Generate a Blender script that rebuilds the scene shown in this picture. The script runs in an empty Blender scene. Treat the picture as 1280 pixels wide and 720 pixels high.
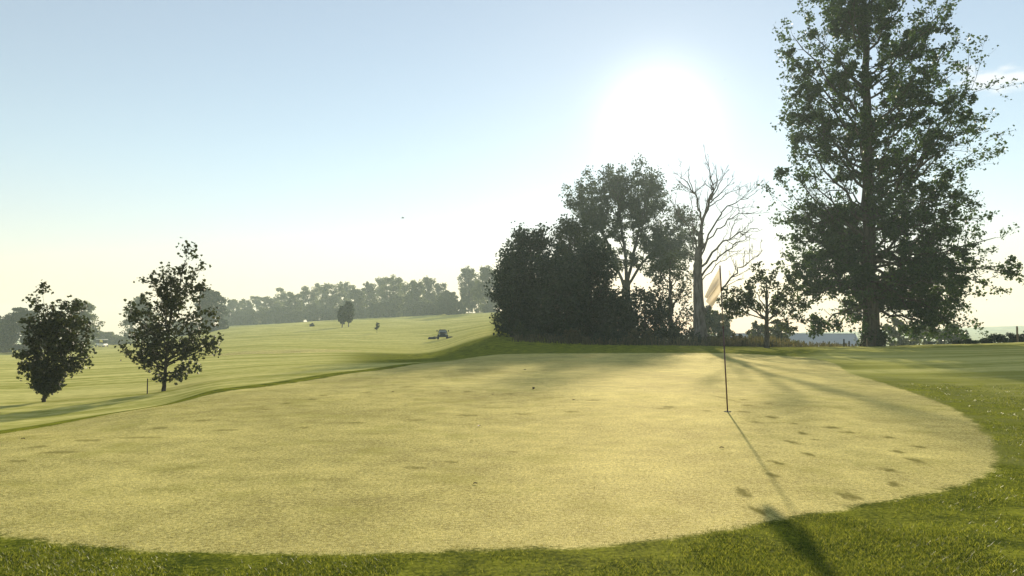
import bpy, math, random
import numpy as np
R = math.radians
rnd = random.Random(7)
rng = np.random.default_rng(11)
sc = bpy.context.scene
COL = sc.collection

# ------------------------------------------------------------------ camera model (photo pixels, 1280 wide)
CAM = np.array([0.0, 0.0, 1.5]); F = 960.0; PITCH = R(2.68)
cp, sp = math.cos(PITCH), math.sin(PITCH)
def pt(px, py, D):
    """world point seen at photo pixel (px, py), D metres ahead"""
    a = (px-640)/F; b = (360-py)/F
    d = np.array([a, cp - b*sp, sp + b*cp])
    return CAM + d*(D/d[1])
SUN_AZ, SUN_EL = math.atan((826-640)/F), R(14.8)
sun_dir = np.array([math.sin(SUN_AZ)*math.cos(SUN_EL), math.cos(SUN_AZ)*math.cos(SUN_EL), math.sin(SUN_EL)])

# ------------------------------------------------------------------ terrain
DL = [8,10,14,18,24,30,38,46,55,65,75,100,140,200,300,500,800,1400]
TB = {
 -200:[0,-.1,-.6,-.8,-1.0,-1.2,-1.4,-1.6,-1.9,-2.2,-2.5,-3.3,-4.4,-6,-9,-14,-19,-24],
  58:[0,0,-.30,-.68,-.9,-1.0,-1.2,-1.4,-1.6,-1.9,-2.2,-2.9,-3.9,-5.2,-9,-14,-19,-24],
 207:[0,0,0,-.35,-.62,-.75,-.9,-1.05,-1.2,-1.4,-1.55,-1.9,-2.4,-3.2,-5,-9,-14,-20],
 265:[0,0,0,0,-.3,-.5,-.75,-.85,-.9,-.95,-1.0,-.95,-.7,0,.5,-3,-8,-14],
 340:[0,0,0,0,-.12,-.33,-.5,-.7,-.72,-.7,-.62,-.4,.1,1.0,1.6,0,-6,-12],
 433:[0,0,0,0,0,-.2,-.4,-.5,-.6,-.65,-.7,-.65,.9,2.3,3.3,2,-4,-10],
 540:[0,0,0,0,0,0,-.35,-.65,-.85,-.95,-1.0,-.75,.6,2.7,5.3,5,0,-8],
 600:[0,0,0,0,0,0,0,0,.3,.65,.9,.85,1.8,3.8,6,6,2,-6],
 640:[0,0,0,0,0,0,0,.1,.4,.7,1.0,1.5,2.4,4,6.3,6,2,-6],
 720:[0,0,0,0,0,0,0,0,.1,.25,.4,.8,1.3,1.8,2,-2,-8,-12],
 790:[0,0,0,0,0,0,0,0,.05,.1,.15,0,-1,-3,-6,-12,-16,-18],
 870:[0,0,0,0,0,0,0,0,.04,-.2,-.6,-2,-4,-6.5,-10,-14,-16,-18],
 957:[0,0,0,0,0,0,0,-.02,-.08,-.7,-1.3,-3,-5,-8,-11,-15,-17,-14],
1088:[0,0,0,0,.02,.05,.05,.03,-.04,-.7,-1.3,-3,-5,-8,-12,-16,-16,-9],
1200:[0,0,0,0,.04,.12,.06,.16,.12,-.5,-1.2,-3,-5,-8,-12,-16,-12,-2],
1290:[0,0,0,.02,.1,.25,.12,.3,.3,-.3,-1.0,-3,-5,-8,-12,-16,-9,4],
1480:[0,0,.02,.05,.2,.35,.2,.35,.4,-.2,-.8,-3,-5,-8,-12,-15,-6,8]}
us = np.array([(k-640)/F for k in TB]); tab = np.array(list(TB.values()), float)
NU, NR = 240, 260
gu = np.linspace(us[0], us[-1], NU); gl = np.linspace(math.log(8), math.log(1400), NR)
t1 = np.array([np.interp(gl, np.log(DL), row) for row in tab])
G = np.array([np.interp(gu, us, t1[:, j]) for j in range(NR)]).T
def blur(a, n, ax):
    for _ in range(n):
        p = np.concatenate([np.take(a,[0],ax), a, np.take(a,[-1],ax)], ax)
        m = a.shape[ax]
        a = .25*np.take(p, range(m), ax) + .5*np.take(p, range(1,m+1), ax) + .25*np.take(p, range(2,m+2), ax)
    return a
G = blur(blur(G, 14, 0), 8, 1)
def smooth(a, b, x):
    t = np.clip((x-a)/(b-a), 0, 1); return t*t*(3-2*t)
def wav(x, y, s, seed):
    r = np.random.default_rng(seed); v = 0
    for k in range(6):
        a = r.uniform(0, 6.28); f = r.uniform(.6, 1.7)/s; ph = r.uniform(0, 6.28)
        v = v + np.sin((x*math.cos(a)+y*math.sin(a))*f*2.2+ph)
    return v/6
def ter(x, y):
    x = np.asarray(x, float); y = np.asarray(y, float)
    th = np.arctan2(x, y); r = np.hypot(x, y)
    tc = np.clip(th, math.atan(us[0]), math.atan(us[-1]))
    u = np.tan(tc); D = r*np.cos(tc)
    fu = np.clip((u-gu[0])/(gu[1]-gu[0]), 0, NU-1.001)
    fl = np.clip((np.log(np.maximum(D, 8))-gl[0])/(gl[1]-gl[0]), 0, NR-1.001)
    i, j = fu.astype(int), fl.astype(int); a, b = fu-i, fl-j
    z = (G[i,j]*(1-a)+G[i+1,j]*a)*(1-b) + (G[i,j+1]*(1-a)+G[i+1,j+1]*a)*b
    z = z*(1-smooth(R(70), R(130), np.abs(th)))
    am = .010 + .05*smooth(16, 60, r)*(1-smooth(-.05,.3,u)*.5) + .25*smooth(70, 200, r)
    return z + am*wav(x, y, 7, 3) + .5*am*wav(x, y, 2.6, 4) + 1.5*smooth(60,160,r)*.12*wav(x, y, 28, 5)
def tz(x, y): return float(ter(x, y))
def gp(px, D, dz=0.0):
    """ground point under photo column px at D metres"""
    x = (px-640)/F*D
    return np.array([x, D, tz(x, D)+dz])

def flat(px, py):
    a = (px-640)/F; b = (360-py)/F
    d = np.array([a, cp-b*sp, sp+b*cp]); t = -1.5/d[2]
    return d[0]*t, d[1]*t
outl = [(-60,545),(0,528),(100,512),(250,493),(350,480),(430,468),(480,461),(540,451),(600,444.5),(640,442.5),(720,441.5),(820,441.5),(900,442),(960,444),
        (1010,448),(1045,456),(1060,466),(1110,481),(1180,505),(1225,535),(1246,568),(1232,592),(1185,612),(1100,628),(1000,646),(870,668),
        (760,681),(640,687),(500,691),(350,692),(200,690),(120,686),(50,677),(0,671),(-120,655),(-190,620),(-160,580)]
GP = np.array([flat(*p) for p in outl])
# resample closed outline smoothly
def closed(P, n):
    out = []
    m = len(P)
    for i in range(m):
        p0,p1,p2,p3 = P[i-1],P[i],P[(i+1)%m],P[(i+2)%m]
        for k in range(n):
            t = k/n
            out.append(.5*((2*p1)+(p2-p0)*t+(2*p0-5*p1+4*p2-p3)*t*t+(3*p1-p0-3*p2+p3)*t**3))
    return np.array(out)
GPs = closed(GP, 4)
def gdist(x, y):
    """signed distance to the green's edge (positive inside)"""
    sh = x.shape; x = x.ravel(); y = y.ravel()
    d = np.full(x.shape, 1e9); ins = np.zeros(x.shape, bool)
    m = len(GPs)
    for i in range(m):
        ax, ay = GPs[i]; bx, by = GPs[(i+1) % m]
        ex, ey = bx-ax, by-ay
        t = np.clip(((x-ax)*ex+(y-ay)*ey)/(ex*ex+ey*ey+1e-12), 0, 1)
        d = np.minimum(d, (x-ax-t*ex)**2+(y-ay-t*ey)**2)
        c = ((ay > y) != (by > y))
        xi = ax + (y-ay)*ex/(ey if abs(ey) > 1e-9 else 1e-9)
        ins ^= c & (x < xi)
    d = np.sqrt(d)
    return np.where(ins, d, -d).reshape(sh)

# ------------------------------------------------------------------ mesh helpers
def link(o, parent=None):
    COL.objects.link(o)
    if parent is not None: o.parent = parent
    return o
def mesh(name, V, Fc, mat, parent=None, smooth_=False, fattr=None, pattr=None, mats=None, midx=None):
    """Fc: list of arrays (n,k) of indices"""
    if not isinstance(Fc, list): Fc = [Fc]
    Fc = [np.asarray(f, np.int64) for f in Fc if len(f)]
    me = bpy.data.meshes.new(name)
    V = np.asarray(V, np.float32)
    me.vertices.add(len(V)); me.vertices.foreach_set('co', V.ravel())
    nl = sum(f.size for f in Fc); nf = sum(len(f) for f in Fc)
    me.loops.add(nl); me.polygons.add(nf)
    me.loops.foreach_set('vertex_index', np.concatenate([f.ravel() for f in Fc]).astype(np.int32))
    tot = np.concatenate([np.full(len(f), f.shape[1]) for f in Fc]).astype(np.int32)
    me.polygons.foreach_set('loop_start', (np.cumsum(tot)-tot).astype(np.int32))
    try: me.polygons.foreach_set('loop_total', tot)
    except Exception: pass
    for at, dom, vals in [(k, 'FACE', v) for k, v in (fattr or {}).items()] + [(k, 'POINT', v) for k, v in (pattr or {}).items()]:
        a = me.attributes.new(at, 'FLOAT', dom); a.data.foreach_set('value', np.asarray(vals, np.float32).ravel())
    me.materials.append(mat)
    for m_ in (mats or []): me.materials.append(m_)
    if midx is not None: me.polygons.foreach_set('material_index', np.asarray(midx, np.int32))
    me.polygons.foreach_set('use_smooth', np.full(nf, smooth_))
    me.update(calc_edges=True); me.validate()
    return link(bpy.data.objects.new(name, me), parent)
class MB:
    def __init__(s): s.V=[]; s.F={}; s.n=0
    def add(s, V, Fs):
        V = np.asarray(V, float).reshape(-1,3)
        for f in (Fs if isinstance(Fs, list) else [Fs]):
            f = np.asarray(f)
            s.F.setdefault(f.shape[1], []).append(f+s.n)
        s.V.append(V); s.n += len(V)
    def tube(s, P, rad, k=6, cap=False):
        P = np.asarray(P, float); n = len(P); rad = np.broadcast_to(np.asarray(rad, float), (n,))
        T = np.gradient(P, axis=0); T /= np.linalg.norm(T, axis=1)[:,None]+1e-12
        ref = np.array([0.,0,1]) if abs(T[:,2]).mean() < .8 else np.array([1.,0,0])
        A = np.cross(T, ref); A /= np.linalg.norm(A, axis=1)[:,None]+1e-12
        B = np.cross(T, A)
        an = np.arange(k)*2*math.pi/k
        V = P[:,None,:] + rad[:,None,None]*(np.cos(an)[None,:,None]*A[:,None,:]+np.sin(an)[None,:,None]*B[:,None,:])
        i = np.arange(n-1)[:,None]*k; j = np.arange(k)[None,:]; j2 = (j+1)%k
        f = np.stack([i+j, i+j2, i+k+j2, i+k+j], -1).reshape(-1,4)
        s.add(V.reshape(-1,3), f)
        if cap:
            b = s.n-n*k
            s.F.setdefault(k, []).append(np.array([b+np.arange(k)[::-1]])); s.F[k].append(np.array([b+(n-1)*k+np.arange(k)]))
    def box(s, c, d, rz=0, taper=1.0, bev=0.0):
        c = np.asarray(c, float); hx,hy,hz = np.asarray(d, float)/2
        if bev > 0:
            ring = []
            for z, q in ((-hz, bev), (-hz+bev, 0), (hz-bev, 0), (hz, bev)):
                w = 1 if z < 0 else taper
                x, y = hx*w-q, hy*w-q; x2, y2 = hx*w-q-bev*.7, hy*w-q-bev*.7
                ring.append([(x2,-y,z),(x,-y2,z),(x,y2,z),(x2,y,z),(-x2,y,z),(-x,y2,z),(-x,-y2,z),(-x2,-y,z)])
            V = np.array(ring).reshape(-1,3); k = 8
            f = [[r*k+j, r*k+(j+1)%k, (r+1)*k+(j+1)%k, (r+1)*k+j] for r in range(3) for j in range(k)]
            Fs = [np.array(f), np.array([list(range(k))[::-1], [24+j for j in range(k)]])]
        else:
            V = np.array([(sx*hx*(1 if sz<0 else taper), sy*hy*(1 if sz<0 else taper), sz*hz) for sz in (-1,1) for sx,sy in ((-1,-1),(1,-1),(1,1),(-1,1))])
            Fs = [np.array([[0,3,2,1],[4,5,6,7],[0,1,5,4],[1,2,6,5],[2,3,7,6],[3,0,4,7]])]
        ca, sa = math.cos(rz), math.sin(rz)
        V = V @ np.array([[ca,sa,0],[-sa,ca,0],[0,0,1]]) + c
        s.add(V, Fs)
    def build(s, name, mat, parent=None, smooth_=False, tint=None):
        Fc = [np.concatenate(v) for v in s.F.values()]
        return mesh(name, np.concatenate(s.V), Fc, mat, parent, smooth_)
def tag(o, label=None, cat=None, group=None, kind=None):
    if label: o['label'] = label
    if cat: o['category'] = cat
    if group: o['group'] = group
    if kind: o['kind'] = kind
    return o
def empty(name, loc, label, cat, group=None):
    o = bpy.data.objects.new(name, None); o.location = loc; o.empty_display_size = .2
    link(o); return tag(o, label, cat, group)

# ------------------------------------------------------------------ materials
class NT:
    def __init__(s, name):
        s.m = bpy.data.materials.new(name); s.m.use_nodes = True; s.t = s.m.node_tree; s.t.nodes.clear()
        s.out = s.t.nodes.new('ShaderNodeOutputMaterial')
    def n(s, typ, ins=None, **kw):
        nd = s.t.nodes.new(typ)
        for k, v in kw.items(): setattr(nd, k, v)
        for k, v in (ins or {}).items():
            if isinstance(v, bpy.types.NodeSocket): s.t.links.new(v, nd.inputs[k])
            else: nd.inputs[k].default_value = v
        return nd
    def math(s, op, a, b=0.0, clamp=False):
        return s.n('ShaderNodeMath', {0: a, 1: b}, operation=op, use_clamp=clamp).outputs[0]
    def mix(s, f, a, b):
        nd = s.t.nodes.new('ShaderNodeMix'); nd.data_type = 'RGBA'
        for k, v in ((0, f), (6, a), (7, b)):
            if isinstance(v, bpy.types.NodeSocket): s.t.links.new(v, nd.inputs[k])
            else: nd.inputs[k].default_value = v if k == 0 else (*v, 1)[:4]
        return nd.outputs[2]
    def noise(s, vec, scale, detail=3, rough=.55):
        return s.n('ShaderNodeTexNoise', {'Vector': vec, 'Scale': scale, 'Detail': detail, 'Roughness': rough}).outputs[0]
    def ramp(s, f, a, b):
        return s.n('ShaderNodeMapRange', {0: f, 1: a, 2: b}, interpolation_type='SMOOTHSTEP').outputs[0]
    def attr(s, name): return s.n('ShaderNodeAttribute', attribute_name=name).outputs['Fac']

def leaf_mat(name, c1, c2, trans=.35, rough=.55):
    t = NT(name); tint = t.attr('tint')
    col = t.mix(tint, c1, c2)
    pb = t.n('ShaderNodeBsdfPrincipled', {'Base Color': col, 'Roughness': rough, 'Specular IOR Level': .18})
    col2 = t.mix(tint, tuple(min(1, a*b) for a, b in zip(c1, (1.7,1.6,.8))), tuple(min(1, a*b) for a, b in zip(c2, (1.8,1.6,.8))))
    tr = t.n('ShaderNodeBsdfTranslucent', {'Color': col2})
    mx = t.n('ShaderNodeMixShader', {0: trans, 1: pb.outputs[0], 2: tr.outputs[0]})
    t.t.links.new(mx.outputs[0], t.out.inputs[0]); return t.m
def bark_mat(name, c1, c2, scale=6):
    t = NT(name); co = t.n('ShaderNodeTexCoord').outputs['Object']
    mp = t.n('ShaderNodeMapping', {'Vector': co, 'Scale': (1,1,.22)}).outputs[0]
    n = t.noise(mp, scale, 6, .7)
    col = t.mix(t.ramp(n, .35, .65), c1, c2)
    bp = t.n('ShaderNodeBump', {'Height': n, 'Strength': .9, 'Distance': .06}).outputs[0]
    pb = t.n('ShaderNodeBsdfPrincipled', {'Base Color': col, 'Roughness': .9, 'Normal': bp, 'Specular IOR Level': .2})
    t.t.links.new(pb.outputs[0], t.out.inputs[0]); return t.m
def plain(name, c, rough=.5, spec=.5, metal=0, var=.15, scale=12):
    t = NT(name); co = t.n('ShaderNodeTexCoord').outputs['Object']
    n = t.noise(co, scale, 4)
    col = t.mix(n, tuple(x*(1-var) for x in c), tuple(min(1, x*(1+var)) for x in c))
    pb = t.n('ShaderNodeBsdfPrincipled', {'Base Color': col, 'Roughness': rough, 'Specular IOR Level': spec, 'Metallic': metal})
    t.t.links.new(pb.outputs[0], t.out.inputs[0]); return t.m

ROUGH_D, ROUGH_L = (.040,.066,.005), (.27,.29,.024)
FAIR_D, FAIR_L = (.30,.31,.06), (.66,.62,.22)
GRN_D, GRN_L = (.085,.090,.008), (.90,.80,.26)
def turf():
    """one turf shader for ground and green, steered by the vertex fields gd (distance to the green's edge), rough and wet"""
    t = NT('turf'); pos = t.n('ShaderNodeNewGeometry').outputs['Position']
    gd = t.attr('gd'); rg = t.attr('rough'); wet = t.attr('wet')
    n_big = t.noise(pos, .35, 4); n_mid = t.noise(pos, 2.2, 5, .6); n_fine = t.noise(pos, 26, 4, .7); n_xf = t.noise(pos, 110, 2, .7)
    st = t.n('ShaderNodeMapping', {'Vector': pos, 'Rotation': (0,0,R(-12)), 'Scale': (.05,.55,0)}).outputs[0]
    n_st = t.noise(st, 1.0, 3)
    n_gr = t.noise(pos, 300, 2, .8)
    # green
    g0 = t.math('ADD', t.math('MULTIPLY', n_big, .55), t.math('MULTIPLY', n_mid, .45))
    fine = t.math('ADD', t.math('MULTIPLY', n_fine, .35), t.math('ADD', t.math('MULTIPLY', n_xf, .35), t.math('MULTIPLY', n_gr, .3)))
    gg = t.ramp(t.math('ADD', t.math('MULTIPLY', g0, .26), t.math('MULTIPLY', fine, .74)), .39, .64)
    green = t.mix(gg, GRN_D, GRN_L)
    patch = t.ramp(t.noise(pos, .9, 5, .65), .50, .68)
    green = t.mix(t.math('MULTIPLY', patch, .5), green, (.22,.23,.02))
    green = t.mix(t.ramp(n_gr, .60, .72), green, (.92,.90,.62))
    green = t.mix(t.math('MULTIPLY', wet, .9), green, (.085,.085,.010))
    # fairway
    ff = t.ramp(t.math('ADD', t.math('MULTIPLY', n_st, .6), t.math('MULTIPLY', n_mid, .4)), .36, .64)
    fair = t.mix(ff, FAIR_D, FAIR_L)
    rr = t.ramp(t.math('ADD', t.math('MULTIPLY', n_mid, .5), t.math('MULTIPLY', n_fine, .5)), .38, .64)
    rough = t.mix(rr, ROUGH_D, ROUGH_L)
    rf = t.ramp(t.math('ADD', rg, t.math('MULTIPLY', t.math('SUBTRACT', n_mid, .5), .8)), .25, .75)
    out = t.mix(rf, fair, rough)
    e = t.math('ADD', gd, t.math('ADD', t.math('MULTIPLY', t.math('SUBTRACT', n_fine, .5), .22), t.math('MULTIPLY', t.math('SUBTRACT', n_mid, .5), .35)))
    ef = t.ramp(e, -.05, .07)
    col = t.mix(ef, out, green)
    h = t.math('ADD', t.math('MULTIPLY', n_fine, .6), t.math('MULTIPLY', n_xf, .4))
    bp = t.n('ShaderNodeBump', {'Height': h, 'Strength': .75, 'Distance': .02}).outputs[0]
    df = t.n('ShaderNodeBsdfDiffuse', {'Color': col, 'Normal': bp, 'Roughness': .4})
    gs = t.n('ShaderNodeBsdfGlossy', {'Color': (1,.88,.56,1), 'Roughness': .72, 'Normal': bp})
    gw = t.math('MULTIPLY', t.math('ADD', .010, t.math('MULTIPLY', ef, t.math('MULTIPLY', t.math('SUBTRACT', 1.0, wet), .052))), t.math('ADD', .5, t.math('MULTIPLY', fine, 1.0)))
    mx = t.n('ShaderNodeMixShader', {0: gw, 1: df.outputs[0], 2: gs.outputs[0]})
    t.t.links.new(mx.outputs[0], t.out.inputs[0]); return t.m
M = {}
M['turf'] = turf()
M['bark'] = bark_mat('bark', (.035,.03,.024), (.085,.075,.06))
M['bark_dead'] = bark_mat('bare_bark', (.09,.08,.07), (.22,.20,.18))
M['pop'] = leaf_mat('poplar_leaf', (.018,.042,.016), (.050,.090,.024), .30)
M['oak'] = leaf_mat('oak_leaf', (.024,.040,.018), (.052,.072,.026), .27)
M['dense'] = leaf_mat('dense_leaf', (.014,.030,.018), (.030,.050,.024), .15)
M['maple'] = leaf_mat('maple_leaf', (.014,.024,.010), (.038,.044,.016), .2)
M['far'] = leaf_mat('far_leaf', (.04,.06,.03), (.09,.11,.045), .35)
M['scrub'] = leaf_mat('scrub_leaf', (.04,.045,.024), (.11,.10,.06), .25)

# ------------------------------------------------------------------ ground and green
def polar(th, r, keep=None):
    T, Rr = np.meshgrid(th, r, indexing='ij')
    X = Rr*np.sin(T); Y = Rr*np.cos(T)
    nt, nr = T.shape
    i = np.arange(nt-1)[:,None]*nr; j = np.arange(nr-1)[None,:]
    f = np.stack([i+j, i+j+1, i+nr+j+1, i+nr+j], -1).reshape(-1,4)[:, ::-1]
    return X.ravel(), Y.ravel(), f
def rough_field(x, y, gd):
    th = np.arctan2(x, y); u = np.tan(np.clip(th, -1.2, 1.2)); D = np.maximum(y, .1); r = np.hypot(x, y)
    out = -gd
    base = np.zeros_like(x)
    # collar: narrow to the left, broad at the front and the right
    left = smooth(.05, -.15, u)*smooth(9.5, 12, D)
    base = np.maximum(base, left*(1-smooth(.55, 1.25, out)))
    base = np.maximum(base, (1-smooth(8.5, 12, r)))                      # in front of and around the camera
    right = smooth(.25, .4, u)
    base = np.maximum(base, right*(.62-.22*smooth(12, 30, D)+.25*wav(x, y, 5, 21)))
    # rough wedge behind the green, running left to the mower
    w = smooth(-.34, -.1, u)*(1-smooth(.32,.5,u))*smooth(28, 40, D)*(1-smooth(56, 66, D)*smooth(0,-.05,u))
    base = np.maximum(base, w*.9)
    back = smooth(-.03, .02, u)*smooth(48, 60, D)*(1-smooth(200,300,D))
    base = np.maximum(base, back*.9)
    # mown bands across the far fairway
    band = (smooth(-.06,-.16,u))*smooth(22, 30, D)*.6*(.30+.28*np.sin(np.log(D)*17+u*9)+.18*np.sin(np.log(D)*41-u*14))*(1-smooth(60,160,D)*.75)
    base = np.maximum(base, band*.85)
    return base
th = np.concatenate([np.linspace(R(-180), R(-48), 60)[:-1], np.linspace(R(-48), R(48), 560), np.linspace(R(48), R(180), 60)[1:]])
rr_ = np.concatenate([[0.02], np.geomspace(.8, 1400, 560)])
x, y, f = polar(th, rr_)
z = ter(x, y); gd = gdist(x, y)
# the mown pale green further down the left fairway
q_ = np.sqrt(((x+18.5)/6.0)**2+((y-62)/4.5)**2)+.12*wav(x, y, 3, 61)
far_gd = np.where(q_ < 1.3, (1-q_)*3, -9)
tag(mesh('ground', np.stack([x, y, z], -1), f, M['turf'], smooth_=True,
     pattr={'gd': np.maximum(np.minimum(gd, -.2), far_gd), 'rough': rough_field(x, y, gd), 'wet': np.zeros_like(x)}),
    'rolling fairway turf with rough grass spreading around the green', None, None, 'structure')

# footprints and ball-mark trails in the dew: (px, py, width px, height px)
FP = [(990,553,15,6),(1009,568,16,6),(1003,542,12,5),(971,579,17,7),(967,595,17,8),(929,616,19,15),(945,638,22,12),(1062,621,26,10),
      (1119,606,20,8),(1112,588,19,7),(1144,576,15,9),(1123,565,17,5),(1149,559,20,4),(965,522,14,4),(1040,535,26,3),(1062,541,24,3),(1111,547,16,3),
      (444,529,32,2.6),(519,526,30,3),(585,520,28,2.6),(653,518,28,2.4),(404,495,14,2.4),(390,500,14,2.4),(459,491,14,2),(558,489,14,2.2),(585,490,16,2.4),
      (510,484,18,2),(638,493,14,2),(715,515,22,2),(741,501,20,2),(380,535,12,3),(110,550,42,4),(175,547,66,3),(199,535,26,3),(283,538,36,3),
      (253,526,22,3),(358,505,14,2.4),(332,512,22,2),(45,559,28,4),(75,566,50,4),(20,577,30,4),(836,509,18,4),(828,511,26,2),(930,500,14,2.4),
      (935,507,16,2.4),(928,515,22,2.4),(945,528,16,3),(992,530,12,3),(905,498,5,12),(884,514,14,2.4),(960,505,12,2),(565,578,24,3.5),(520,585,36,4),(640,565,14,3),
      (1020,550,16,2.4),(700,478,20,1.6),(560,470,24,1.6),(480,498,16,1.8),(610,505,14,2),(680,498,18,1.8),(905,560,18,3),(300,560,50,3),(240,585,60,5),(420,600,70,5)]
def wetness(x, y):
    w = np.zeros_like(x)
    for k, (px, py, a, b) in enumerate(FP):
        cx, cy = flat(px, py); D = cy
        hx = a/2*D/F; hy = b/2*D*D/1440
        q = np.sqrt(((x-cx-.12*(y-cy)*((k%3)-1))/hx)**2+((y-cy)/hy)**2)
        q = q + .55*wav(x*36, y*14, 1.2, 100+k) + .25*wav(x*90, y*40, 1.2, 200+k)
        w = np.maximum(w, (1-smooth(.3, 1.25, q))*(.78 if k < 17 else .6 if k < 55 else .2))
    return w
x, y, f = polar(np.linspace(R(-62), R(40), 1000), np.geomspace(3.2, 46, 560))
gd = gdist(x, y)
keepv = gd > -.32
fk = keepv[f].all(1); f = f[fk]
used = np.unique(f); rm = np.full(len(x), -1); rm[used] = np.arange(len(used)); f = rm[f]
x, y, gd = x[used], y[used], gd[used]
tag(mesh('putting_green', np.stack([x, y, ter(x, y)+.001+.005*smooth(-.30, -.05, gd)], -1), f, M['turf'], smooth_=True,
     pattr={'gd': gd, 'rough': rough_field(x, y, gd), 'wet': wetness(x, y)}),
    'dew covered pale putting green with footprints beside the flagstick', None, None, 'structure')

# ------------------------------------------------------------------ grass blades
def blades(name, x, y, h, w, mat, label, lean=.5, dz=0.0):
    n = len(x); z = ter(x, y)+dz
    a = rng.uniform(0, 2*math.pi, n); l = h*lean*rng.uniform(.2, 1.2, n); la = rng.uniform(0, 2*math.pi, n)
    dx, dy = np.cos(a)*w/2, np.sin(a)*w/2
    V = np.empty((n,3,3)); V[:,0] = np.stack([x-dx,y-dy,z-.002],-1); V[:,1] = np.stack([x+dx,y+dy,z-.002],-1)
    V[:,2] = np.stack([x+np.cos(la)*l, y+np.sin(la)*l, z+h], -1)
    o = mesh(name, V.reshape(-1,3), np.arange(3*n).reshape(-1,3), mat, fattr={'tint': rng.random(n)**1.5})
    return tag(o, label, None, None, 'stuff')
def scatter(n, r0, r1, a0, a1, pw=1.0):
    r = r0*(r1/r0)**(rng.random(n)**pw); t = rng.uniform(R(a0), R(a1), n)
    return r*np.sin(t), r*np.cos(t)
x, y = scatter(560000, 3.6, 22, -38, 40, 1.15)
gd = gdist(x, y); k = (gd < .05) & ((y < 11) | (x > 0)) & (rng.random(len(x)) < np.clip(.5+1.1*wav(x, y, .35, 31)+.9*wav(x,y,1.3,32), .05, 1))
x, y, gd = x[k], y[k], gd[k]; r = np.hypot(x, y)
h = rng.uniform(.010, .030, len(x))*np.where(gd > -.05, .6, 1)*(1+.3*wav(x, y, .6, 33))
M['blade'] = leaf_mat('rough_blade', (.030,.052,.008), (.19,.215,.045), .42, .5)
M['gblade'] = leaf_mat('green_blade', (.10,.10,.02), (.36,.33,.11), .4, .4)
blades('rough_grass', x, y, h, .003+.0010*r*.5, M['blade'], 'dark wet rough grass around the front and right edge of the green', 1.1)
x, y = scatter(420000, 4.4, 17, -38, 34, 1.0)
gd = gdist(x, y); k = gd > .03; x, y = x[k], y[k]
w_ = wetness(x, y); k = rng.random(len(x)) > w_*.8; x, y = x[k], y[k]; r = np.hypot(x, y)
blades('green_grass', x, y, rng.uniform(.003, .007, len(x)), .0022+.0005*r*.5, M['gblade'], 'short dewy grass blades on the putting green', .8, .005)

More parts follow.
